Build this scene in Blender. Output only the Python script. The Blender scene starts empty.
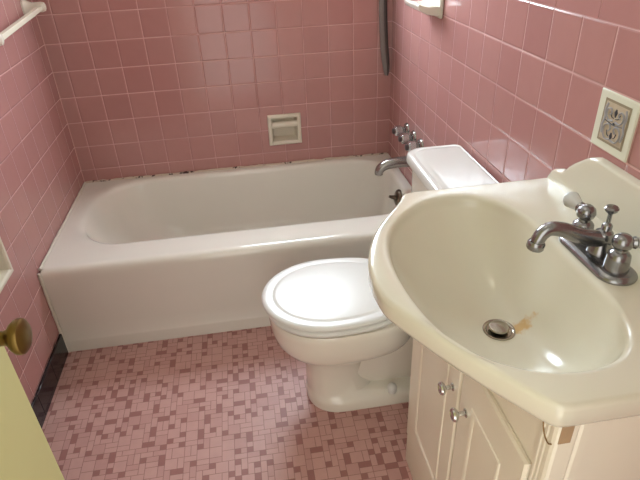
import bpy, bmesh, math, random
from mathutils import Vector, Matrix
random.seed(7)
C = bpy.context.scene.collection
PI = math.pi
W = 1.437            # room width (left wall x=0, right wall x=W), back wall y=0, floor z=0
YN = -2.47           # near wall with the doorway
ZC = 2.42            # ceiling
T = 0.1094           # wall tile pitch

# ------------------------------------------------------------------ materials
def lin(c):
    return tuple(((v/255)/12.92 if v/255 <= .04045 else ((v/255+.055)/1.055)**2.4) for v in c)+(1.0,)

class NT:
    def __init__(s, name):
        s.m = bpy.data.materials.new(name); s.m.use_nodes = True
        s.t = s.m.node_tree; s.n = s.t.nodes
        s.b = s.n['Principled BSDF']
    def add(s, typ, **kw):
        n = s.n.new(typ)
        for k, v in kw.items(): setattr(n, k, v)
        return n
    def link(s, a, b): s.t.links.new(a, b)
    def math(s, op, a, b=None, c=None):
        n = s.add('ShaderNodeMath', operation=op)
        for i, v in enumerate((a, b, c)):
            if v is None: continue
            if isinstance(v, (int, float)): n.inputs[i].default_value = v
            else: s.link(v, n.inputs[i])
        return n.outputs[0]
    def mix(s, f, a, b):
        n = s.add('ShaderNodeMix', data_type='RGBA')
        for i, v in ((0, f), (6, a), (7, b)):
            if isinstance(v, (int, float)): n.inputs[i].default_value = v
            elif isinstance(v, tuple): n.inputs[i].default_value = v
            else: s.link(v, n.inputs[i])
        return n.outputs[2]
    def coords(s):
        tc = s.add('ShaderNodeTexCoord'); sp = s.add('ShaderNodeSeparateXYZ')
        s.link(tc.outputs['Object'], sp.inputs[0])
        return tc.outputs['Object'], sp.outputs[0], sp.outputs[1], sp.outputs[2]
    def noise(s, vec, scale, detail=3, rough=.5):
        n = s.add('ShaderNodeTexNoise'); n.inputs['Scale'].default_value = scale
        n.inputs['Detail'].default_value = detail; n.inputs['Roughness'].default_value = rough
        s.link(vec, n.inputs['Vector']); return n.outputs['Fac']
    def bump(s, h, dist, strength=1.0):
        n = s.add('ShaderNodeBump'); n.inputs['Distance'].default_value = dist
        n.inputs['Strength'].default_value = strength
        s.link(h, n.inputs['Height']); s.link(n.outputs[0], s.b.inputs['Normal'])

def plain(name, col, rough=.4, metal=0, coat=0, vary=.04, scale=9, bump=0, bscale=60, spec=.5):
    k = NT(name); o, x, y, z = k.coords()
    c = lin(col)
    f = k.noise(o, scale, 4)
    dark = tuple(v*(1-vary*2) for v in c[:3])+(1,); light = tuple(min(1, v*(1+vary)) for v in c[:3])+(1,)
    k.link(k.mix(f, dark, light), k.b.inputs['Base Color'])
    k.b.inputs['Roughness'].default_value = rough; k.b.inputs['Metallic'].default_value = metal
    k.b.inputs['Coat Weight'].default_value = coat; k.b.inputs['Coat Roughness'].default_value = .08
    k.b.inputs['Specular IOR Level'].default_value = spec
    if bump: k.bump(k.noise(o, bscale, 3), bump)
    return k.m

def wall_tile(name, axis, off, vert=.75):
    """4 1/4 inch glazed pink wall tiles; axis = horizontal axis of the wall"""
    k = NT(name); o, x, y, z = k.coords()
    h = x if axis == 'x' else y
    u = k.math('DIVIDE', k.math('SUBTRACT', h, off), T)
    v = k.math('DIVIDE', k.math('SUBTRACT', z, 1.08), T)
    def edge(q):
        fr = k.math('FRACT', q)
        return k.math('MINIMUM', fr, k.math('SUBTRACT', 1.0, fr))
    eu, ev = edge(u), edge(v)
    cell = k.add('ShaderNodeCombineXYZ')
    k.link(k.math('FLOOR', u), cell.inputs[0]); k.link(k.math('FLOOR', v), cell.inputs[1])
    wn = k.add('ShaderNodeTexWhiteNoise', noise_dimensions='2D'); k.link(cell.outputs[0], wn.inputs['Vector'])
    # grout joints: some stay pale, some have gone pink
    fade = k.noise(o, 3.1, 3)
    def smooth(e, a, b):
        n = k.add('ShaderNodeMapRange', interpolation_type='SMOOTHSTEP')
        k.link(e, n.inputs['Value']); n.inputs['From Min'].default_value = a; n.inputs['From Max'].default_value = b
        n.inputs['To Min'].default_value = 1; n.inputs['To Max'].default_value = 0
        return n.outputs[0]
    gu, gv = smooth(eu, .009, .020), smooth(ev, .010, .022)
    g = k.math('MAXIMUM', k.math('MULTIPLY', gu, vert), gv)
    n2 = k.add('ShaderNodeMapRange'); k.link(fade, n2.inputs['Value'])
    n2.inputs['From Min'].default_value = .36; n2.inputs['From Max'].default_value = .56
    n2.inputs['To Min'].default_value = .3; n2.inputs['To Max'].default_value = 1
    gcol = k.math('MULTIPLY', g, n2.outputs[0])
    if axis == 'x': gcol = k.math('MAXIMUM', gcol, k.math('MULTIPLY', k.math('LESS_THAN', x, .0038), .85))
    tile = k.mix(wn.outputs['Value'], lin((177, 128, 124)), lin((184, 136, 131)))
    mott = k.noise(o, 24, 4)
    tile = k.mix(k.math('MULTIPLY', mott, .35), tile, lin((164, 114, 110)))
    k.link(k.mix(gcol, tile, lin((212, 168, 161))), k.b.inputs['Base Color'])
    r = k.math('ADD', k.math('MULTIPLY', g, .4), .16)
    k.link(r, k.b.inputs['Roughness'])
    # slight tilt of each tile + pillowed edges
    tx = k.math('MULTIPLY', k.math('SUBTRACT', wn.outputs['Value'], .5), k.math('FRACT', u))
    hgt = k.math('ADD', k.math('MULTIPLY', k.math('MAXIMUM', smooth(eu, .0, .05), smooth(ev, .0, .05)), -1.0),
                 k.math('MULTIPLY', tx, .5))
    hgt = k.math('ADD', hgt, k.math('MULTIPLY', k.noise(o, 14, 2), .35))
    k.bump(hgt, .0012)
    return k.m

M = {}
M['tile_back'] = wall_tile('pink_tile_back', 'x', .062)
M['tile_right'] = wall_tile('pink_tile_right', 'y', -1.4803)
M['tile_left'] = wall_tile('pink_tile_left', 'y', -.291, .5)
M['tile_near'] = wall_tile('pink_tile_near', 'x', .062)
M['plaster'] = plain('painted_plaster', (214, 208, 196), .6, bump=.0004, bscale=200)
M['cap'] = plain('pink_cap_tile', (180, 130, 126), .18)
M['grout'] = plain('pale_grout', (205, 160, 156), .8)
M['ceiling'] = plain('ceiling_paint', (226, 222, 212), .7)
M['floor_light'] = plain('mosaic_light', (197, 155, 147), .42, spec=.35, vary=.05, scale=40)
M['floor_mid'] = plain('mosaic_mid', (191, 148, 140), .42, spec=.35, vary=.05, scale=40)
M['floor_dark'] = plain('mosaic_dark', (157, 108, 103), .42, spec=.35, vary=.05, scale=40)
M['floor_grout'] = plain('mosaic_grout', (150, 108, 102), .8, vary=.12, scale=12)
M['black_tile'] = plain('black_base_tile', (26, 23, 27), .16)
M['enamel'] = plain('tub_enamel', (226, 222, 211), .14, coat=.4, vary=.02, scale=4)
M['vitreous'] = plain('toilet_china', (227, 220, 207), .16, coat=.4, vary=.01)
M['seat'] = plain('toilet_seat_plastic', (222, 221, 216), .3, vary=.01)
M['tanklid'] = plain('tank_china', (218, 216, 210), .22, coat=.4, vary=.01)
M['cabinet'] = plain('cabinet_laminate', (229, 219, 200), .3, vary=.02)
M['bare'] = plain('bare_wood', (172, 142, 108), .7, vary=.12, scale=50)
M['crack'] = plain('brown_seam', (140, 108, 70), .7)
M['ceramic'] = plain('almond_ceramic', (220, 212, 194), .14, vary=.02)
M['white_ceramic'] = plain('white_ceramic', (222, 216, 202), .14, vary=.02)
M['dark_gap'] = plain('dark_slot', (52, 44, 38), .6)
M['chrome'] = plain('chrome', (148, 147, 148), .24, metal=1, vary=.05, scale=30)
M['worn_chrome'] = plain('worn_chrome', (160, 156, 152), .24, metal=1, vary=.14, scale=40)
M['handle_metal'] = plain('pale_worn_chrome', (196, 197, 200), .22, metal=1, vary=.08, scale=60)
M['knob_metal'] = plain('bright_knob', (206, 206, 202), .16, metal=1, vary=.02)
M['tarnish'] = plain('tarnished_brass', (112, 100, 88), .3, metal=1, vary=.15, scale=50)
M['steel'] = plain('stainless', (170, 162, 150), .25, metal=1)
M['brass'] = plain('aged_brass', (126, 102, 58), .34, metal=1, vary=.12, scale=30)
M['door'] = plain('door_paint', (202, 198, 142), .42, vary=.015)
M['strap'] = plain('grey_rubber', (128, 118, 114), .5)
M['strap_dark'] = plain('dark_rubber', (72, 62, 60), .5)
M['acrylic'] = plain('frosted_acrylic', (226, 226, 222), .2); M['acrylic'].node_tree.nodes['Principled BSDF'].inputs['Transmission Weight'].default_value = .35
M['bar'] = plain('cream_plastic_bar', (226, 220, 200), .25, vary=.01)
M['frame'] = plain('window_paint', (226, 224, 216), .4)
M['picture_ground'] = plain('picture_ground', (196, 180, 156), .35, vary=.14, scale=60)
M['picture_edge'] = plain('picture_edge', (150, 136, 112), .4, vary=.1, scale=60)
M['picture_leaf'] = plain('picture_leaf', (160, 158, 160), .35, vary=.1, scale=80)
M['picture_ink'] = plain('picture_ink', (66, 66, 74), .4)
M['tile_border'] = plain('tile_border', (222, 221, 202), .18, vary=.02)

def caulk_mat():
    k = NT('old_caulk'); o, x, y, z = k.coords()
    n = k.noise(o, 38, 4, .6)
    r = k.add('ShaderNodeMapRange'); k.link(n, r.inputs['Value'])
    r.inputs['From Min'].default_value = .55; r.inputs['From Max'].default_value = .61
    k.link(k.mix(r.outputs[0], lin((206, 190, 172)), lin((60, 34, 32))), k.b.inputs['Base Color'])
    k.b.inputs['Roughness'].default_value = .6
    return k.m
M['caulk'] = caulk_mat()

def sink_mat():
    k = NT('cultured_marble'); o, x, y, z = k.coords()
    base = k.mix(k.noise(o, 5, 4), lin((219, 213, 195)), lin((212, 205, 185)))
    # rust stain on the bowl floor beside the drain
    sx, sy = 1.223, -1.695
    dx = k.math('DIVIDE', k.math('SUBTRACT', x, sx), .023)
    dy = k.math('DIVIDE', k.math('SUBTRACT', y, sy), .014)
    d = k.math('SQRT', k.math('ADD', k.math('MULTIPLY', dx, dx), k.math('MULTIPLY', dy, dy)))
    d = k.math('ADD', d, k.math('MULTIPLY', k.math('SUBTRACT', k.noise(o, 90, 3), .5), 1.5))
    r = k.add('ShaderNodeMapRange', interpolation_type='SMOOTHSTEP'); k.link(d, r.inputs['Value'])
    r.inputs['From Min'].default_value = .5; r.inputs['From Max'].default_value = 1.25
    r.inputs['To Min'].default_value = .72; r.inputs['To Max'].default_value = 0
    k.link(k.mix(r.outputs[0], base, lin((200, 150, 62))), k.b.inputs['Base Color'])
    k.b.inputs['Roughness'].default_value = .2
    k.b.inputs['Coat Weight'].default_value = .3; k.b.inputs['Coat Roughness'].default_value = .1
    return k.m
M['sink'] = sink_mat()

def emit(name, col, s):
    k = NT(name)
    k.b.inputs['Base Color'].default_value = (.8, .8, .8, 1)
    k.b.inputs['Emission Color'].default_value = col; k.b.inputs['Emission Strength'].default_value = s
    return k.m
WINDOW_E, LAMP_E = 34.0, 4.8
M['daylight'] = emit('frosted_daylight_pane', (.78, .90, .99, 1), WINDOW_E)
M['lampglass'] = emit('lit_opal_glass', (1.0, .92, .70, 1), LAMP_E)

# ------------------------------------------------------------------ mesh helpers
def link(name, bm, mat, parent=None, smooth=True, sub=0, bevel=0, seg=3, angle=40):
    me = bpy.data.meshes.new(name)
    bmesh.ops.remove_doubles(bm, verts=bm.verts, dist=1e-6)
    bmesh.ops.recalc_face_normals(bm, faces=bm.faces)
    bm.to_mesh(me); bm.free()
    for m in (mat if isinstance(mat, (list, tuple)) else [mat]): me.materials.append(m)
    o = bpy.data.objects.new(name, me); C.objects.link(o)
    if bevel:
        b = o.modifiers.new('bevel', 'BEVEL'); b.width = bevel; b.segments = seg; b.limit_method = 'ANGLE'; b.angle_limit = math.radians(35)
    if sub:
        s = o.modifiers.new('sub', 'SUBSURF'); s.levels = sub; s.render_levels = sub
    if smooth:
        for p in me.polygons: p.use_smooth = True
        try: me.set_sharp_from_angle(angle=math.radians(angle))
        except Exception: pass
    if parent:
        o.parent = parent
        o.matrix_parent_inverse = Matrix.Translation(-parent_loc(parent))
    return o
def parent_loc(p):
    return Vector(p.location) if p.type == 'EMPTY' else Vector((0, 0, 0))
def thing(name, label, cat, loc, group=None):
    o = bpy.data.objects.new(name, None); o.empty_display_size = .05; C.objects.link(o)
    o.location = loc; o['label'] = label; o['category'] = cat
    if group: o['group'] = group
    return o
def tag(o, label, cat, group=None):
    o['label'] = label; o['category'] = cat
    if group: o['group'] = group
    return o
def struct(o): o['kind'] = 'structure'; return o

def box(bm, x0, x1, y0, y1, z0, z1, mi=0):
    v = [bm.verts.new((x, y, z)) for z in (z0, z1) for y in (y0, y1) for x in (x0, x1)]
    for f in ((0, 2, 3, 1), (4, 5, 7, 6), (0, 1, 5, 4), (2, 6, 7, 3), (0, 4, 6, 2), (1, 3, 7, 5)):
        fc = bm.faces.new([v[i] for i in f]); fc.material_index = mi
def bx(*a):
    bm = bmesh.new(); box(bm, *a); return bm
def rings(bm, rs, cap0=True, cap1=True, close=True):
    vs = [[bm.verts.new(p) for p in r] for r in rs]
    for a, b in zip(vs, vs[1:]):
        n = len(a)
        for i in range(n if close else n-1):
            j = (i+1) % n
            try: bm.faces.new((a[i], a[j], b[j], b[i]))
            except ValueError: pass
    if cap0: bm.faces.new(vs[0])
    if cap1: bm.faces.new(vs[-1])
    return vs
def basis(d):
    d = Vector(d).normalized()
    a = Vector((0, 0, 1)) if abs(d.z) < .9 else Vector((1, 0, 0))
    u = d.cross(a).normalized(); return u, d.cross(u).normalized(), d
def lathe(bm, prof, origin, axis=(0, 0, 1), n=32):
    """prof: (radius, height along axis)"""
    u, v, d = basis(axis); o = Vector(origin)
    rs = []
    for r, h in prof:
        rs.append([o+d*h+(u*math.cos(2*PI*i/n)+v*math.sin(2*PI*i/n))*max(r, 1e-5) for i in range(n)])
    rings(bm, rs)
def tube(bm, pts, rad, n=16, flat=1.0):
    pts = [Vector(p) for p in pts]
    if not isinstance(rad, (list, tuple)): rad = [rad]*len(pts)
    u = None; rs = []
    for i, p in enumerate(pts):
        d = (pts[min(i+1, len(pts)-1)]-pts[max(i-1, 0)]).normalized()
        if u is None: u, v, _ = basis(d)
        else:
            u = (u-d*u.dot(d)).normalized()
        v = d.cross(u).normalized()
        rs.append([p+(u*math.cos(2*PI*k/n)+v*math.sin(2*PI*k/n)*flat)*rad[i] for k in range(n)])
    rings(bm, rs)
def spline(pts, n=8):
    """Catmull-Rom through the points"""
    P = [Vector(p) for p in pts]; P = [P[0]*2-P[1]]+P+[P[-1]*2-P[-2]]; out = []
    for i in range(1, len(P)-2):
        for k in range(n):
            t = k/n
            out.append(.5*((2*P[i])+(P[i+1]-P[i-1])*t+(2*P[i-1]-5*P[i]+4*P[i+1]-P[i+2])*t*t+(3*P[i]-P[i-1]-3*P[i+1]+P[i+2])*t**3))
    out.append(P[-2]); return out
def lerp(a, b, t): return a+(b-a)*t
def rrect(x0, x1, y0, y1, r, n=10):
    """rounded rectangle outline; r = radius or [x1y1, x0y1, x0y0, x1y0]"""
    if not isinstance(r, (list, tuple)): r = [r]*4
    out = []
    for (cx, cy, a0, q) in ((x1, y1, 0, 0), (x0, y1, 90, 1), (x0, y0, 180, 2), (x1, y0, 270, 3)):
        rr = r[q]
        ox = cx-rr if q in (0, 3) else cx+rr; oy = cy-rr if q in (0, 1) else cy+rr
        for i in range(n+1):
            a = math.radians(a0+90*i/n); out.append((ox+rr*math.cos(a), oy+rr*math.sin(a)))
    return out
def cast(poly, c, a):
    """distance from c to a star-shaped closed polyline in direction a"""
    dx, dy = math.cos(a), math.sin(a); best = None
    for i in range(len(poly)):
        ax, ay = poly[i][0]-c[0], poly[i][1]-c[1]; q = poly[(i+1) % len(poly)]; bx_, by = q[0]-c[0], q[1]-c[1]
        ex, ey = bx_-ax, by-ay; den = dx*ey-dy*ex
        if abs(den) < 1e-12: continue
        t = (ax*ey-ay*ex)/den; s = (ax*dy-ay*dx)/den
        if t > 0 and -1e-6 <= s <= 1+1e-6: best = t if best is None else max(best, t)
    return best

# ------------------------------------------------------------------ room shell
TB = 2.0     # top of the tile round the tub
TW = 1.1894  # top of the tile elsewhere (under the cap row)
# back wall with the window opening
WX0, WX1, WZ0, WZ1 = .62, 1.26, 1.22, 1.88
bm = bmesh.new()
HX0, HX1, HZ0, HZ1 = .8805, .9975, .4775, .5865        # hollow for the soap dish
box(bm, -.12, HX0, 0, .12, -.05, WZ0, 0); box(bm, HX1, W+.12, 0, .12, -.05, WZ0, 0)
box(bm, HX0, HX1, 0, .12, -.05, HZ0, 0); box(bm, HX0, HX1, 0, .12, HZ1, WZ0, 0); box(bm, HX0, HX1, .06, .12, HZ0, HZ1, 1)
box(bm, -.12, WX0, 0, .12, WZ0, WZ1, 0); box(bm, WX1, W+.12, 0, .12, WZ0, WZ1, 0)
box(bm, -.12, W+.12, 0, .12, WZ1, TB, 0); box(bm, -.12, W+.12, 0, .12, TB, ZC, 1)
struct(link('wall_back', bm, [M['tile_back'], M['plaster']], smooth=False))
def side_wall(name, xa, xb, mat, hole=None):
    bm = bmesh.new()
    box(bm, xa, xb, -.78, 0, -.05, TB, 0); box(bm, xa, xb, -.78, 0, TB, ZC, 1)
    if hole:
        a, b, c, e = hole
        box(bm, xa, xb, b, -.78, -.05, TW, 0); box(bm, xa, xb, YN-.12, a, -.05, TW, 0)
        box(bm, xa, xb, a, b, -.05, c, 0); box(bm, xa, xb, a, b, e, TW, 0); box(bm, xa, xa+.05, a, b, c, e, 1)
    else: box(bm, xa, xb, YN-.12, -.78, -.05, TW, 0)
    box(bm, xa, xb, YN-.12, -.78, TW, ZC, 1)
    return struct(link(name, bm, [mat, M['plaster']], smooth=False))
side_wall('wall_left', -.12, 0, M['tile_left'], (-1.0375, -.9125, .4895, .6195))
side_wall('wall_right', W, W+.12, M['tile_right'])
DX0, DX1, DZ = .37, 1.08, 2.03
bm = bmesh.new()
for (a, b, z0, z1) in ((0, DX0, -.05, TW), (DX1, W, -.05, TW)): box(bm, a, b, YN-.12, YN, z0, z1, 0)
for (a, b, z0, z1) in ((0, DX0, TW, ZC), (DX1, W, TW, ZC), (DX0, DX1, DZ, ZC)): box(bm, a, b, YN-.12, YN, z0, z1, 1)
struct(link('wall_near', bm, [M['tile_near'], M['plaster']], smooth=False))
bm = bmesh.new(); box(bm, -.12, W+.12, YN-.12, .12, ZC, ZC+.1)
struct(link('ceiling', bm, M['ceiling'], smooth=False))
# cap row of six inch tiles on the right and left walls, outside the tub
def cap_row(name, x0, x1, face, y_off):
    bm = bmesh.new()
    xa, xb = (x0, x1)
    box(bm, xa, xb, YN, -.78, TW-.0005, TW+.054, 1)
    y = y_off
    while y > -.78: y -= .152
    y += .152*int((-.78-y)/.152+1)
    while y > YN:
        a, b = max(y-.152+.0014, YN+.001), min(y-.0014, -.781)
        if b-a > .01: box(bm, xa-.0012, xb+.0012, a, b, TW+.0016, TW+.056, 0)
        y -= .152
    return struct(link(name, bm, [M['cap'], M['grout']], smooth=False))
cap_row('trim_1', W-.0006, W+.004, -1, -1.268)
cap_row('trim_2', -.004, .0006, 1, -1.20)
# black base tiles along the walls
def base_row(name, x0, x1):
    bm = bmesh.new(); y = -.75
    box(bm, x0, x1, YN, -.75, 0, .094, 1)
    while y > YN+.01:
        b = max(y-.152+.0015, YN+.001); box(bm, x0-.003, x1+.003, b, y, 0, .0955, 0); y -= .152
    return struct(link(name, bm, [M['black_tile'], M['floor_grout']], bevel=.0015, seg=2))
base_row('baseboard_left', .0, .006)
base_row('baseboard_right', W-.006, W)
# floor: mosaic of 2x2, 2x1 and 1x1 inch pieces (a 12 unit sheet, repeated)
U = .0188
def sheet(N):
    g = [[None]*N for _ in range(N)]; out = []
    rnd = random.Random(23)
    def cells(i, j, w, h): return [((i+a) % N, (j+b) % N) for a in range(w) for b in range(h)]
    def dark_near(i, j, w, h):
        for x, y in cells(i, j, w, h):
            for dx, dy in ((1, 0), (-1, 0), (0, 1), (0, -1)):
                if g[(y+dy) % N][(x+dx) % N] == 2: return True
        return False
    for j in range(N):
        for i in range(N):
            if g[j][i] is not None: continue
            opts = [o for o in ((2, 2, 4.0), (1, 2, 2.6), (2, 1, 2.6), (1, 1, 2.4)) if all(g[y][x] is None for x, y in cells(i, j, o[0], o[1]))]
            if not dark_near(i, j, 1, 1): opts = [(w, h, q*(1.6 if w*h < 4 else .8)) for w, h, q in opts]
            else: opts = [(w, h, q*(.25 if w*h == 1 else 1)) for w, h, q in opts]
            t = rnd.random()*sum(q for *_, q in opts)
            for w, h, q in opts:
                t -= q
                if t <= 0: break
            dk = not dark_near(i, j, w, h)
            m = rnd.choice((0, 0, 1))
            if w*h == 1 and dk: m = 2
            if w*h == 2 and dk and rnd.random() < .5: m = 2
            for x, y in cells(i, j, w, h): g[y][x] = m
            out.append((i, j, w, h, m))
    return out
bm = bmesh.new()
box(bm, -.12, W+.12, YN-.12, .12, -.06, -.0008, 3)
N = 22; S = sheet(N)
for sj in range(-7, 1):
    for si in range(0, 5):
        for (i, j, w, h, m) in S:
            x0, y0 = (si*N+i)*U, (sj*N+j)*U
            x1, y1 = x0+w*U, y0+h*U
            if x1 < .001 or x0 > W-.001 or y1 > -.70 or y0 < YN-.1: continue
            x0c, x1c, y0c, y1c = max(x0, 0), min(x1, W), max(y0, YN-.1), y1
            gq = .0008
            if x1c-x0c < .004 or y1c-y0c < .004: continue
            v = [bm.verts.new(p) for p in ((x0c+gq, y0c+gq, 0), (x1c-gq, y0c+gq, 0), (x1c-gq, y1c-gq, 0), (x0c+gq, y1c-gq, 0))]
            fc = bm.faces.new(v); fc.material_index = m
me = bpy.data.meshes.new('floor'); bmesh.ops.recalc_face_normals(bm, faces=[f for f in bm.faces if f.material_index == 3]); bm.to_mesh(me); bm.free()
for k in ('floor_light', 'floor_mid', 'floor_dark', 'floor_grout'): me.materials.append(M[k])
fl = bpy.data.objects.new('floor', me); C.objects.link(fl); struct(fl)
# window above the tub: frame, sash bar and frosted pane lit by the day
bm = bmesh.new()
for a in ((WX0, WX0+.04, WZ0, WZ1), (WX1-.04, WX1, WZ0, WZ1), (WX0+.04, WX1-.04, WZ0, WZ0+.04), (WX0+.04, WX1-.04, WZ1-.04, WZ1), (WX0+.04, WX1-.04, 1.535, 1.565)):
    box(bm, a[0], a[1], .015, .075, a[2], a[3])
wf = struct(link('window_1', bm, M['frame'], bevel=.004))
link('window_pane', bx(WX0+.03, WX1-.03, .045, .05, WZ0+.03, WZ1-.03), M['daylight'], wf, smooth=False)
# door leaf, open into the room, with its brass knob
d = struct(link('door_1', bx(.37, .405, YN+.03, -1.784, .012, 2.0), M['door'], bevel=.002))
KY, KZ = -1.846, .95
bm = bmesh.new()
lathe(bm, [(.024, 0), (.025, .003), (.020, .007), (.012, .010), (.0095, .016), (.0095, .040), (.012, .0455), (.018, .049), (.0220, .054), (.0230, .058), (.0220, .062), (.017, .0655), (.008, .0675), (0, .068)], (.405, KY, KZ), (1, 0, 0), 40)
link('door_knob', bm, M['brass'], d)
bm = bmesh.new()
for (a, b, z0, z1) in ((DX0-.06, DX0-.003, 0, DZ+.06), (DX1+.003, DX1+.06, 0, DZ+.06), (DX0-.003, DX1+.003, DZ+.003, DZ+.06)): box(bm, a, b, YN, YN+.015, z0, z1)
struct(link('trim_3', bm, M['door'], bevel=.003))

# ------------------------------------------------------------------ bathtub
tub = thing('bathtub', 'cream enamel bathtub built in along the back wall, its long apron facing the room', 'bathtub', (.72, -.375, 0))
cx, cy = .70, -.335
outer = lambda k: rrect(.003, W-.003, -.745+k, -.004, [.004, .004, .008, .004], 8)
def inner(g, z=0):
    return rrect(.064+g*1.7, 1.396-g*.45, -.602+g*.55, -.042-g*.55, [.17, .22, .22, .17] if g < .12 else [.15]*4, 12)
NA = 300
ang = [2*PI*i/NA for i in range(NA)]
for p in rrect(.003, W-.003, -.745, -.004, [.004, .004, .008, .004], 6): ang.append(math.atan2(p[1]-cy, p[0]-cx) % (2*PI))
ang = sorted(set(round(a, 5) for a in ang))
def ring(poly, z, zf=None):
    r = []
    for a in ang:
        t = cast(poly, (cx, cy), a); x, y = cx+t*math.cos(a), cy+t*math.sin(a)
        r.append(Vector((x, y, z if zf is None else z+zf(x, y))))
    return r
R = [ring(outer(.0), 0), ring(outer(.0), .046), ring(outer(.001), .052), ring(outer(.004), .058), ring(outer(.005), .12), ring(outer(.003), .300), ring(outer(.0), .325), ring(outer(.001), .340)]
for a in (20, 40, 60, 75, 90):
    a = math.radians(a); R.append(ring(outer(.001+.026*(1-math.cos(a))), .340+.025*math.sin(a)))
R[-1] = ring(outer(.027), .365)
def between(t): return [Vector((lerp(a.x, b.x, t), lerp(a.y, b.y, t), .365)) for a, b in zip(ring(outer(.027), .365), ring(inner(-.02), .365))]
R += [between(.06), between(.15), between(.5)]
for g, z in ((-.02, .365), (-.008, .3635), (.0, .360), (.007, .353), (.011, .343), (.02, .30), (.04, .22), (.062, .15), (.085, .105), (.11, .082), (.15, .072), (.2, .068)):
    R.append(ring(inner(g), z))
bm = bmesh.new(); rings(bm, R, cap0=False, cap1=True)
link('tub_shell', bm, M['enamel'], tub, angle=60)
# overflow plate with its trip lever on the drain end
bm = bmesh.new(); lathe(bm, [(.036, -.01), (.036, .002), (.033, .006), (.024, .009), (0, .010)], (1.379, -.375, .312), (-1, 0, .18), 32)
ov = link('overflow_plate', bm, M['tarnish'], tub)
bm = bmesh.new(); tube(bm, [(1.371, -.375, .313), (1.360, -.375, .315), (1.350, -.375, .318), (1.341, -.375, .322)], [.010, .009, .0075, .006], 12)
link('trip_lever', bm, M['tarnish'], ov)
# caulk line between tub and tiles
def bead(pts, r):
    bm = bmesh.new(); tube(bm, pts, r, 8); return bm
rn = random.Random(3)
pts = [(x*.02+.006, -.007, .366+rn.uniform(-.0015, .0025)) for x in range(0, 72)]
cb = link('caulk_line', bead(pts, [.0055+rn.uniform(-.0015, .0012) for _ in pts]), M['caulk'], tub)
pts = [(.006, -y*.02-.008, .366+rn.uniform(-.001, .001)) for y in range(0, 37)]
link('caulk_line', bead(pts, [.0045+rn.uniform(-.001, .001) for _ in pts]), M['white_ceramic'], tub)
link('caulk_line', bead([(.005, -.746, z*.02) for z in range(0, 19)], [.005+rn.uniform(-.001, .001) for _ in range(19)]), M['white_ceramic'], tub)

# tub spout and three valve handles on the right wall
sp = thing('tub_faucet', 'old chrome tub faucet, three handles over one spout, on the right wall above the tub', 'tub faucet', (W, -.385, .53))
bm = bmesh.new()
tube(bm, spline([(W, -.385, .482), (W-.045, -.385, .482), (W-.085, -.385, .481), (W-.118, -.385, .475), (W-.138, -.385, .463), (W-.146, -.385, .447), (W-.147, -.385, .436)], 6),
     [lerp(.025, .017, i/36) for i in range(37)], 20)
link('spout', bm, M['worn_chrome'], sp)
bm = bmesh.new(); lathe(bm, [(.033, -.001), (.033, .004), (.027, .010), (.022, .012)], (W, -.385, .482), (-1, 0, 0), 28)
link('wall_flange', bm, M['worn_chrome'], sp)
for y in (-.285, -.38, -.475):
    bm = bmesh.new(); lathe(bm, [(.014, .012), (.014, .020), (.020, .022), (.0235, .027), (.0225, .050), (.019, .056), (.012, .0575), (.011, .060), (.005, .062), (0, .062)], (W, y, .581), (-1, 0, 0), 6)
    h = link('handle', bm, M['handle_metal'], sp, angle=20, bevel=.0015)
    bm = bmesh.new(); lathe(bm, [(.030, -.001), (.030, .003), (.026, .010), (.016, .014), (.012, .016)], (W, y, .581), (-1, 0, 0), 28)
    link('escutcheon', bm, M['worn_chrome'], h)
    bm = bmesh.new(); lathe(bm, [(.012, .058), (.012, .0635), (.009, .066), (0, .0665)], (W, y, .581), (-1, 0, 0), 24)
    o = link('index_button', bm, M['strap_dark'], h); o['label'] = 'dark index button'

# ------------------------------------------------------------------ ceramic wall pieces
def recess(name, label, cat, org, ex, w, h, fr, out, mat, bar=True):
    """framed wall dish with two hollows and a grip bar; org = lower corner on the wall, ex = direction along the wall, n = out of it"""
    t = thing(name, label, cat, org)
    o = Vector(org); ex = Vector(ex); n = Vector(out); ez = Vector((0, 0, 1))
    def P(a, b, c): return o+ex*a+ez*b+n*c
    bm = bmesh.new()
    def rect(i, c, dz=0): return [P(i, i+dz, c), P(w-i, i+dz, c), P(w-i, h-i, c), P(i, h-i, c)]
    rings(bm, [rect(0, -.0005), rect(.0005, .006), rect(.005, .010), rect(fr-.005, .010), rect(fr, .004), rect(fr+.001, -.030), rect(fr+.008, -.042)], cap0=False, cap1=True)
    link('dish_frame', bm, mat, t, angle=50, bevel=.0015)
    if bar:
        zb = h*.56
        bm = bmesh.new()
        prof = [(0, -.004), (.002, .010), (.009, .017), (.019, .018), (.027, .012), (.030, -.002), (.022, -.010), (.008, -.010)]
        rs = []
        for a in (fr*.9, w-fr*.9): rs.append([P(a, zb+q, c) for q, c in prof])
        rings(bm, rs)
        link('grip_bar', bm, mat, t, bevel=.003)
        bm = bmesh.new()
        tray = []
        for c, r in ((.002, .0), (.018, .0), (.020, .003)):
            tray.append([P(fr-.004+r, fr-.014+r, c), P(w-fr+.004-r, fr-.014+r, c), P(w-fr+.004-r, fr+.004-r, c), P(fr-.004+r, fr+.004-r, c)])
        rings(bm, tray); link('tray_lip', bm, mat, t, bevel=.003)
    return t
recess('soap_dish', 'small cream ceramic soap dish with grip bar set in the back wall tiles', 'soap dish', (.8625, 0, .4595), (1, 0, 0), .153, .145, .0195, (0, -1, 0), M['ceramic'])
recess('paper_holder', 'cream ceramic recessed holder in the left wall, cut by the left picture edge', 'paper holder', (0, -.895, .472), (0, -1, 0), .16, .165, .0185, (1, 0, 0), M['ceramic'], bar=False)

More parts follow.
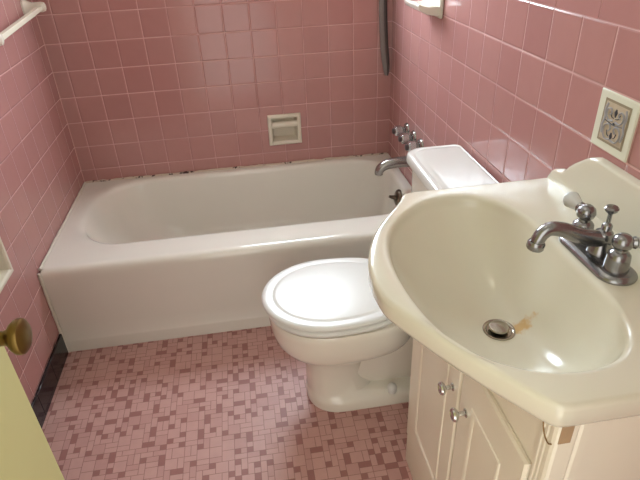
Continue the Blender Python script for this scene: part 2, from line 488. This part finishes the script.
# soap shelf high on the right wall
t = thing('soap_shelf', 'white ceramic soap shelf projecting from the right wall at the top edge', 'soap shelf', (W, -.53, 1.08))
link('wall_plate', bx(W-.012, W, -.608, -.425, 1.070, 1.185), M['white_ceramic'], t, bevel=.005)
prof = [(.010, 1.077), (.050, 1.083), (.076, 1.095), (.084, 1.110), (.080, 1.118), (.070, 1.112), (.050, 1.107), (.010, 1.107)]
bm = bmesh.new()
rings(bm, [[Vector((W-a, y, z)) for a, z in prof] for y in (-.600, -.440)])
link('shelf_tray', bm, M['white_ceramic'], t, bevel=.003)

# towel bar on the left wall
t = thing('towel_bar', 'short cream towel bar on two brackets high on the left wall', 'towel bar', (0, -.33, 1.12))
bm = bmesh.new()
A, B = Vector((.058, -.095, 1.120)), Vector((.058, -.59, 1.092))
e = (B-A).normalized(); u = Vector((1, 0, 0)); v = e.cross(u)
rs = []
for p in (A, B): rs.append([p+u*(.0085*sx)+v*(.0085*sz) for sx, sz in ((-1, -1), (1, -1), (1, 1), (-1, 1))])
rings(bm, rs); link('bar', bm, M['bar'], t, bevel=.002)
for yy, zz in ((-.098, 1.121), (-.586, 1.093)):
    bm = bmesh.new()
    rs = []
    for x, hw, hh in ((-.001, .030, .030), (.006, .030, .030), (.012, .024, .024), (.030, .016, .017), (.045, .0165, .018), (.062, .017, .0185), (.072, .013, .015), (.076, .006, .007)):
        rs.append([Vector((x, yy+hw*math.copysign(abs(math.cos(a))**.7, math.cos(a)), zz+hh*math.copysign(abs(math.sin(a))**.7, math.sin(a)))) for a in [2*PI*i/24 for i in range(24)]])
    rings(bm, rs); link('bracket', bm, M['white_ceramic'], t)

# grey strap hanging in the corner
t = thing('hanging_strap', 'dark grey narrow rubber strap hanging down the back wall by the right corner', 'strap', (1.395, -.012, .75))
pts = spline([(1.391, -.014, 1.50), (1.391, -.013, 1.25), (1.391, -.013, 1.06), (1.395, -.014, .95), (1.403, -.014, .85), (1.412, -.013, .775), (1.414, -.012, .745)], 8)
n = len(pts); bm = bmesh.new(); bm2 = bmesh.new(); ra = []; rb = []
for i, p in enumerate(pts):
    s = 1.0 if i < n*.72 else lerp(1, .38, (i-n*.72)/(n*.28))
    hw = .0165*s
    ra.append([p+Vector((-hw, .008, 0)), p+Vector((-hw, -.003, 0)), p+Vector((-hw*.3, -.007, 0)), p+Vector((hw*.1, -.006, 0)), p+Vector((hw*.1, .008, 0))])
    rb.append([p+Vector((hw*.1, .008, 0)), p+Vector((hw*.1, -.0065, 0)), p+Vector((hw*.5, -.011, 0)), p+Vector((hw, -.006, 0)), p+Vector((hw, .008, 0))])
rings(bm, ra); rings(bm2, rb)
link('strap_band', bm, M['strap'], t); link('strap_edge', bm2, M['strap_dark'], t)
bm = bmesh.new(); lathe(bm, [(.014, 0), (.014, .004), (.006, .007), (.006, .022), (.010, .025), (0, .028)], (1.391, 0, 1.50), (0, -1, 0), 20)
link('wall_hook', bm, M['chrome'], t)

# decorative tile on the right wall
t = thing('decorative_tile', 'off-white raised tile with a small tan and grey scroll picture on the pink wall', 'decorative tile', (W, -1.533, 1.025))
yA, yB, zA, zB = -1.4805, -1.589, .9715, 1.0795
def rr(i, x): return [Vector((x, yA-i, zA+i)), Vector((x, yB+i, zA+i)), Vector((x, yB+i, zB-i)), Vector((x, yA-i, zB-i))]
bm = bmesh.new(); rings(bm, [rr(0, W), rr(0, W-.003), rr(.0015, W-.0045), rr(.016, W-.0048)]); link('tile_border', bm, M['tile_border'], t, bevel=.001)
py0, py1, pz0, pz1 = -1.500, -1.574, .987, 1.067
bm = bmesh.new(); box(bm, W-.0054, W-.003, py1, py0, pz0, pz1); link('picture_edge', bm, M['picture_edge'], t)
bm = bmesh.new(); box(bm, W-.0058, W-.0032, py1+.0045, py0-.0045, pz0+.0045, pz1-.0045); link('picture_ground', bm, M['picture_ground'], t)
pc = Vector((W-.0058, (py0+py1)/2, (pz0+pz1)/2))
def scr(pts, r, mx=True):
    out = []
    for s in ((1, -1) if mx else (1,)):
        out.append(spline([pc+Vector((0, s*a*.00125, b*.00125)) for a, b in pts], 6))
    return out
bm = bmesh.new()
for pts in scr([(1, -24), (12, -25), (19, -16), (17, -6), (8, -2), (4, -8), (8, -13)], 1)+scr([(3, 4), (12, 3), (19, 9), (18, 18), (11, 20), (8, 14), (12, 11)], 1)+scr([(21, 26), (24, 16), (22, 4), (25, -8), (22, -20)], 1):
    tube(bm, pts, .0030, 8, .5)
link('scroll_leaves', bm, M['picture_leaf'], t)
bm = bmesh.new()
for pts in scr([(5, -20), (9, -18), (11, -12)], 1)+scr([(2, 8), (7, 9), (11, 16)], 1)+scr([(0, -2), (14, 0), (21, 1)], 1): tube(bm, pts, .0016, 8, .5)
for q in ([(0, 22), (0, 17), (0, 10)], [(0, -13), (0, -19), (0, -23)], [(0, 2), (0, 0), (0, -2)]): tube(bm, [pc+Vector((0, a*.00125, b*.00125)) for a, b in q], [.0014, .0044, .0016], 10, .5)
link('ink_flowers', bm, M['picture_ink'], t)

# ------------------------------------------------------------------ toilet
TY = -1.115
toi = thing('toilet', 'cream two-piece toilet with closed white lid between bathtub and vanity', 'toilet', (1.1, TY, 0))
def egg(xf, xb, xc, hw, z, n=64, pb=2.8, pf=2.1):
    out = []
    for i in range(n):
        a = 2*PI*i/n; c, s = math.cos(a), math.sin(a)
        p = pb if c > 0 else pf
        L = (xb-xc) if c > 0 else (xc-xf)
        out.append(Vector((xc+L*math.copysign(abs(c)**(2/p), c), TY+hw*math.copysign(abs(s)**(2/p), s), z)))
    return out
bm = bmesh.new()
rings(bm, [egg(.867, 1.38, .975, .103, 0, pb=5), egg(.866, 1.38, .975, .104, .010, pb=5), egg(.866, 1.378, .975, .103, .026, pb=5), egg(.867, 1.376, .972, .101, .038, pb=5),
           egg(.870, 1.36, .968, .092, .046, pb=5), egg(.869, 1.09, .955, .083, .060, pb=2.4), egg(.869, 1.06, .950, .080, .12, pb=2.2), egg(.868, 1.09, .950, .082, .180, pb=2.2),
           egg(.858, 1.14, .950, .094, .206), egg(.826, 1.18, .95, .122, .227), egg(.796, 1.20, .95, .145, .250), egg(.779, 1.21, .95, .157, .275), egg(.771, 1.21, .95, .163, .31),
           egg(.768, 1.21, .95, .166, .345), egg(.767, 1.21, .95, .167, .362), egg(.770, 1.20, .95, .164, .370), egg(.80, 1.19, .95, .14, .371)])
# rear deck that carries the tank
rs = []
for z, k, hwk in ((.03, .03, .066), (.10, .0, .060), (.20, .0, .068), (.28, .0, .092), (.355, .0, .108), (.374, .0, .108), (.381, .008, .108)):
    rs.append([Vector((x, y, z)) for x, y in rrect(1.00+k, 1.415-k, TY-hwk+k, TY+hwk-k, .035, 6)])
rings(bm, rs)
link('bowl', bm, M['vitreous'], toi, angle=60)
bm = bmesh.new()
rings(bm, [egg(.778, 1.185, .95, .154, .372, pb=2.6), egg(.772, 1.185, .95, .160, .376, pb=2.6), egg(.763, 1.19, .95, .1690, .379, pb=2.6), egg(.761, 1.19, .95, .1710, .384, pb=2.6), egg(.763, 1.19, .95, .1690, .392, pb=2.6), egg(.774, 1.185, .95, .158, .396, pb=2.6), egg(.79, 1.175, .95, .145, .397, pb=2.6)])
link('seat', bm, M['seat'], toi, angle=60)
bm = bmesh.new()
def lid(s, z): return egg(.948-.196*s, .948+.248*s, .948, .1745*s, z, pb=2.5, pf=2.0)
rings(bm, [lid(.88, .3980), lid(.94, .3985), lid(.975, .4005), lid(.998, .4045), lid(1.0, .409), lid(.988, .413), lid(.965, .4155), lid(.93, .4165), lid(.85, .4150), lid(.825, .4150), lid(.80, .4168), lid(.77, .4174), lid(.5, .4194), lid(.2, .4198)])
link('lid', bm, M['seat'], toi, angle=60)
for s in (-1, 1):
    bm = bmesh.new(); rings(bm, [[Vector((x, y, z)) for x, y in rrect(1.178, 1.222, TY+s*.075-.018, TY+s*.075+.018, .012, 5)] for z in (.376, .400)]); link('hinge', bm, M['seat'], toi, bevel=.004)
for s in (-1, 1):
    bm = bmesh.new(); lathe(bm, [(.0150, 0), (.0155, .006), (.0155, .018), (.0125, .026), (.006, .030), (0, .031)], (1.136, TY+s*.086, .0445), (0, 0, 1), 24); link('bolt_cap', bm, M['seat'], toi)
bm = bmesh.new()
rs = []
for z, k in ((.382, .035), (.39, .022), (.42, .012), (.60, .0), (.700, -.002)):
    rs.append([Vector((x, y, z)) for x, y in rrect(1.262+k, 1.425-k*.2, TY-.250+k, TY+.250-k, [.02, .055, .055, .02], 8)])
rings(bm, rs); link('tank', bm, M['vitreous'], toi, angle=60)
bm = bmesh.new()
def tl(k, z): return [Vector((x, y, z)) for x, y in rrect(1.246+k, 1.431-k*.4, TY-.268+k, TY+.268-k, [.02, .052, .052, .02], 10)]
rings(bm, [tl(.008, .700), tl(.002, .702), tl(0, .708), tl(0, .722), tl(.002, .729), tl(.007, .733), tl(.016, .734), tl(.019, .7325), tl(.022, .7325), tl(.025, .7342), tl(.04, .735)])
link('tank_lid', bm, M['tanklid'], toi, angle=50)

# ------------------------------------------------------------------ vanity cabinet
VY0, VY1 = -1.985, -1.420      # near and far side
VX = 1.118
van = thing('vanity_cabinet', 'cream two-door vanity cabinet with chrome knobs standing beside the toilet', 'vanity cabinet', (1.27, -1.70, 0))
bm = bmesh.new()
box(bm, VX+.018, W-.010, VY1-.008, VY1, 0, .806); box(bm, VX+.018, W-.010, VY0+.004, VY0+.018, 0, .806)
box(bm, VX+.018, W-.010, VY0+.018, VY1-.008, .10, .115)
link('carcass', bm, M['cabinet'], van, smooth=False)
bm = bmesh.new()
box(bm, VX, VX+.018, -1.955, -1.438, 0, .138); box(bm, VX, VX+.018, -1.438, VY1, 0, .798)
# top rail, scooped out under the bowl
ys = [lerp(-1.955, -1.438, i/24) for i in range(25)]
tops = [min(.808, .700+.108*min(1, (abs(y+1.69)/.245))**2.4-.026) for y in ys]
rings(bm, [[Vector((x, ys[0], .675))]+[Vector((x, y, z)) for y, z in zip(ys, tops)]+[Vector((x, ys[-1], .675))] for x in (VX, VX+.018)])
box(bm, VX+.004, VX+.018, -1.727, -1.714, .138, .68)
link('face_frame', bm, M['cabinet'], van, bevel=.002)
# fluted corner post
bm = bmesh.new()
pr = [(VX+.018, -1.955), (VX-.001, -1.955), (VX-.004, -1.957), (VX-.004, -1.962), (VX-.001, -1.964), (VX-.004, -1.966), (VX-.004, -1.971), (VX-.001, -1.973), (VX-.004, -1.975), (VX-.004, -1.982), (VX-.002, -1.987), (VX+.002, -1.989), (VX+.024, -1.989), (VX+.028, -1.987), (VX+.032, -1.989), (VX+.044, -1.989), (VX+.046, -1.985), (VX+.046, -1.980), (VX+.018, -1.980)]
rings(bm, [[Vector((a, b, z)) for a, b in pr] for z in (0, .809)])
link('corner_post', bm, M['cabinet'], van, smooth=False)
o = link('bare_wood_patch', bx(VX+.001, VX+.018, -1.9896, -1.986, .776, .809), M['bare'], van, smooth=False); o['label'] = 'bare wood patch'
bm = bmesh.new()
tube(bm, spline([(VX-.0045, a, b) for a, b in ((-1.958, .808), (-1.9585, .790), (-1.963, .775), (-1.971, .767), (-1.979, .766), (-1.984, .771))], 5), .0011, 8)
link('brown_seam', bm, M['crack'], van)
def cab_door(y0, y1, knob_y, pl, prr):
    """y0 < y1"""
    z0, z1 = .140, .688; x = VX-.0005; th = .009
    def q(iy, iz, dpt):
        a, b = (y0+iy, y1-iy) if iy < .05 else (pl+iy-.058, prr-iy+.058)
        return [Vector((x-dpt, a, z0+iz)), Vector((x-dpt, b, z0+iz)), Vector((x-dpt, b, z1-iz)), Vector((x-dpt, a, z1-iz))]
    bm = bmesh.new()
    rings(bm, [q(0, 0, 0), q(0, 0, th-.004), q(.004, .004, th), q(.058, .078, th), q(.0595, .0795, th+.002), q(.063, .083, th+.003), q(.067, .087, th+.002), q(.071, .091, th-.001), q(.073, .093, th-.001)], cap0=True, cap1=True)
    dr = link('door', bm, M['cabinet'], van, angle=25)
    bm = bmesh.new()
    lathe(bm, [(.0085, 0), (.0085, .002), (.0045, .004), (.0045, .015), (.009, .017), (.0125, .020), (.0135, .024), (.0115, .0275), (.010, .028), (.0085, .0265), (.005, .0275), (0, .028)], (x-th, knob_y, .575), (-1, 0, 0), 28)
    link('door_knob', bm, M['knob_metal'], dr)
cab_door(-1.717, -1.440, -1.691, -1.664, -1.500)
cab_door(-1.953, -1.724, -1.757, -1.893, -1.776)

# ------------------------------------------------------------------ vanity top with integral bowl
SC = (1.185, -1.690)
top = thing('bathroom_sink', 'cream bow-fronted one-piece sink with oval bowl and backsplash, on the vanity cabinet', 'sink', (1.185, -1.690, .81))
L0 = [(1.417+.018, -1.383), (1.108, -1.383), (1.090, -1.386), (1.079, -1.396), (1.071, -1.412), (1.052, -1.440), (1.021, -1.480), (.988, -1.530), (.963, -1.585), (.948, -1.640), (.9435, -1.690)]
def mir(p): return (p[0], 2*SC[1]-p[1])
R0 = [(.9435, -1.690), (.950, -1.738), (.974, -1.790), (1.004, -1.845), (1.040, -1.905), (1.074, -1.954), (1.096, -1.984), (1.107, -1.995), (1.122, -1.998), (1.435, -1.998)]
def sm(pl, k=5):
    q = spline([(a, b, 0) for a, b in pl], k); return [(v.x, v.y) for v in q]
outl = [L0[0]]+sm(L0[1:], 5)[:-1]+sm(R0[:-1], 5)+[R0[-1]]
rim_pts = [(1.292, -1.690), (1.2915, -1.600), (1.284, -1.535), (1.262, -1.478), (1.222, -1.440), (1.165, -1.428), (1.108, -1.443), (1.056, -1.482), (1.016, -1.537), (.994, -1.600), (.987, -1.675), (.993, -1.755), (1.012, -1.832), (1.050, -1.892), (1.105, -1.930), (1.165, -1.942), (1.222, -1.932), (1.262, -1.898), (1.284, -1.845), (1.2915, -1.782)]
rp = spline([(a, b, 0) for a, b in rim_pts+rim_pts[:1]], 6)[:-1]; rimc = [(v.x, v.y) for v in rp]
ang = [2*PI*i/240 for i in range(240)]
for p in outl: ang.append(math.atan2(p[1]-SC[1], p[0]-SC[0]) % (2*PI))
ang = sorted(ang); ang = [a for i, a in enumerate(ang) if i == 0 or a-ang[i-1] > .002]
rr_ = [cast(rimc, SC, a) for a in ang]; ro = [cast(outl, SC, a) for a in ang]
ZT, ZD = .855, .705
def pr_(f, z, fz=None):
    out = []
    for a, ri, rx in zip(ang, rr_, ro):
        t, zz = f(ri, rx); out.append(Vector((SC[0]+t*math.cos(a), SC[1]+t*math.sin(a), (z if zz is None else zz)+(fz(a) if fz else 0))))
    return out
rs = []
RD = .021; LIP = .014
def g(s, a=0):
    p = 2.3+1.5*max(0, -math.sin(a-.25))**2
    return .10*s+.90*s**p
for s in [0, .06, .14, .22, .3, .38, .46, .54, .61, .68, .74, .8, .85, .9, .94, .97, 1.0]:
    rs.append(pr_(lambda ri, rx: (RD+(ri-LIP*.35-RD)*s, None), ZD, lambda a: (ZT-LIP-ZD)*g(s, a)))
for a in (25, 50, 72, 90):
    a = math.radians(a); rs.append(pr_(lambda ri, rx: (ri-LIP*.35+LIP*(1-math.cos(a)), None), ZT-LIP+LIP*math.sin(a)))
rs.append(pr_(lambda ri, rx: (lerp(ri+LIP*.65, rx-.012, .5), None), ZT))
RO = .009
for a in (90, 68, 45, 22, 0):
    a = math.radians(a); rs.append(pr_(lambda ri, rx: (rx-RO*(1-math.cos(a)), None), ZT-RO+RO*math.sin(a)))
rs.append(pr_(lambda ri, rx: (rx-.001, None), .822)); rs.append(pr_(lambda ri, rx: (rx-.005, None), .813)); rs.append(pr_(lambda ri, rx: (rx-.010, None), .810)); rs.append(pr_(lambda ri, rx: (lerp(ri, rx, .45), None), .810))
# underside of the bowl
for q in (1.0, .94, .85, .72, .58, .44, .3, .15, 0):
    rs.append(pr_(lambda ri, rx: (RD+(ri+.004-RD)*q, None), 0, lambda a: min(.8095, ZD+(ZT-LIP-ZD)*g(q, a)-.008)))
bm = bmesh.new(); rings(bm, rs, cap0=False, cap1=True)
link('basin', bm, M['sink'], top, angle=50)
# backsplash with scalloped ends
half = [(-1.383, .8535), (-1.386, .862), (-1.394, .874), (-1.404, .882), (-1.414, .886), (-1.424, .8875), (-1.434, .889), (-1.442, .896), (-1.452, .908), (-1.468, .922), (-1.486, .935), (-1.500, .945), (-1.512, .952), (-1.524, .956), (-1.54, .957)]
poly = half+[(2*SC[1]-y, z) for y, z in reversed(half)]
bm = bmesh.new()
def bs(x, k): 
    cyy = SC[1]
    return [Vector((x, y+(k if y < cyy else -k), max(z-k, .8535))) for y, z in poly]
rings(bm, [bs(W-.001, 0), bs(W-.017, 0), bs(W-.0195, .0015), bs(W-.021, .005)])
link('backsplash', bm, M['sink'], top, angle=50)
bm = bmesh.new(); lathe(bm, [(.0295, .0010), (.0287, .0034), (.0258, .0036), (.0222, .001), (.0205, -.004), (.0200, -.02)], (SC[0], SC[1], ZD), (0, 0, 1), 40)
dr = link('drain_ring', bm, M['steel'], top)
bm = bmesh.new(); lathe(bm, [(.0205, -.02), (.0205, -.012), (0, -.012)], (SC[0], SC[1], ZD), (0, 0, 1), 32); link('drain_hole', bm, M['dark_gap'], dr)
bm = bmesh.new(); lathe(bm, [(.006, -.012), (.006, .004), (.0165, .005), (.0185, .0075), (.0175, .010), (.010, .0118), (0, .0122)], (SC[0]-.001, SC[1], ZD), (0, 0, 1), 36)
link('stopper', bm, M['steel'], dr)

# ------------------------------------------------------------------ sink faucet
FX, FY, FZ = 1.333, -1.703, .8553
fa = thing('sink_faucet', 'chrome two-handle sink faucet with curved spout on the cream sink top', 'faucet', (FX, FY, FZ))
def stad(hx, hy, z, n=14):
    out = []
    for s in (1, -1):
        for i in range(n+1):
            a = PI*i/n if s > 0 else PI+PI*i/n
            out.append(Vector((FX+hx*math.cos(a), FY+s*(hy-hx)+hx*math.sin(a), z)))
    return out
bm = bmesh.new(); rings(bm, [stad(.033, .086, FZ), stad(.0335, .0865, FZ+.003), stad(.032, .085, FZ+.006), stad(.027, .080, FZ+.010), stad(.024, .077, FZ+.011)])
link('base_plate', bm, M['chrome'], fa, angle=60)
bm = bmesh.new()
lathe(bm, [(.021, .010), (.020, .018), (.016, .026), (.0145, .036), (.016, .042), (.014, .050), (.007, .055), (0, .056)], (FX+.004, FY, FZ), (0, 0, 1), 28)
link('center_body', bm, M['chrome'], fa)
bm = bmesh.new()
pts = spline([(FX+.010, FY, FZ+.036), (FX-.015, FY, FZ+.040), (FX-.045, FY, FZ+.050), (FX-.072, FY, FZ+.063), (FX-.095, FY, FZ+.068), (FX-.108, FY, FZ+.061), (FX-.114, FY, FZ+.050), (FX-.116, FY, FZ+.040)], 6)
tube(bm, pts, [lerp(.0155, .0115, min(1, i/(len(pts)*.6))) for i in range(len(pts))], 20)
lathe(bm, [(.0125, 0), (.0145, .003), (.0145, .012), (.0125, .015), (.009, .0155)], (FX-.1152, FY, FZ+.047), (-.15, 0, -1), 24)
link('spout', bm, M['chrome'], fa)
bm = bmesh.new()
lathe(bm, [(.0085, .040), (.0085, .062), (.0065, .065), (.0035, .067), (.0035, .083), (.005, .085), (.0095, .089), (.0115, .094), (.009, .097), (0, .098)], (FX+.006, FY, FZ), (0, 0, 1), 20)
link('lift_rod', bm, M['chrome'], fa)
for s in (1, -1):
    y = FY+s*.0508
    bm = bmesh.new()
    lathe(bm, [(.020, .010), (.0195, .014), (.0185, .030), (.0175, .038), (.0145, .042), (.0105, .045), (.0105, .049), (.0145, .053), (.0165, .060), (.0145, .068), (.009, .073), (0, .074)], (FX, y, FZ), (0, 0, 1), 28)
    h = link('handle', bm, M['chrome'], fa)
    c0 = Vector((FX, y, FZ+.060)); dv = (Vector((0, 1, .04)) if s > 0 else Vector((.95, -.30, .03))).normalized()
    bm = bmesh.new(); lathe(bm, [(.0085, .012), (.0105, .018), (.0085, .021)], c0, dv, 20); link('lever_collar', bm, M['chrome'], h)
    bm = bmesh.new(); lathe(bm, [(.0075, .019), (.009, .024), (.0135, .040), (.0155, .048), (.013, .054), (.006, .057), (0, .0575)], c0, dv, 24)
    o = link('lever_grip', bm, M['acrylic'], h); o['label'] = 'frosted white lever grip'

# ------------------------------------------------------------------ lamps out of the frame
cl = thing('ceiling_light', 'round opal ceiling light with white rim in the middle of the ceiling', 'ceiling light', (.75, -1.45, ZC))
bm = bmesh.new(); lathe(bm, [(.16, 0), (.16, .02), (.15, .025)], (.75, -1.45, ZC), (0, 0, -1), 40); link('rim', bm, M['frame'], cl)
bm = bmesh.new(); lathe(bm, [(.145, .02), (.14, .05), (.11, .08), (.06, .096), (0, .10)], (.75, -1.45, ZC), (0, 0, -1), 40); link('lamp_glass', bm, M['lampglass'], cl)
# ------------------------------------------------------------------ world, camera, view
w = bpy.data.worlds.new('world'); bpy.context.scene.world = w; w.use_nodes = True
bg = w.node_tree.nodes['Background']; bg.inputs[0].default_value = (1.0, .98, .91, 1); bg.inputs[1].default_value = 2.5
CAM_P = (0.76523849, -2.40220956, 1.37819314)
CAM_R = ((0.98749797, -0.1528623, -0.03848229), (-0.11175031, -0.5067102, -0.85484305), (0.11117391, 0.84845618, -0.5174577))   # right, down, forward
CAM_F = 539.03
cam = bpy.data.cameras.new('camera'); co = bpy.data.objects.new('camera', cam); C.objects.link(co)
cam.sensor_width = 36; cam.lens = CAM_F*36/640; cam.clip_start = .02
r, dn, fw = [Vector(v) for v in CAM_R]
m = Matrix((r, -dn, -fw)).transposed().to_4x4(); m.translation = Vector(CAM_P); co.matrix_world = m
sc = bpy.context.scene; sc.camera = co
sc.view_settings.view_transform = 'Standard'; sc.view_settings.look = 'None'; sc.view_settings.gamma = 1
sc.view_settings.exposure = -.06; sc.view_settings.use_curve_mapping = False
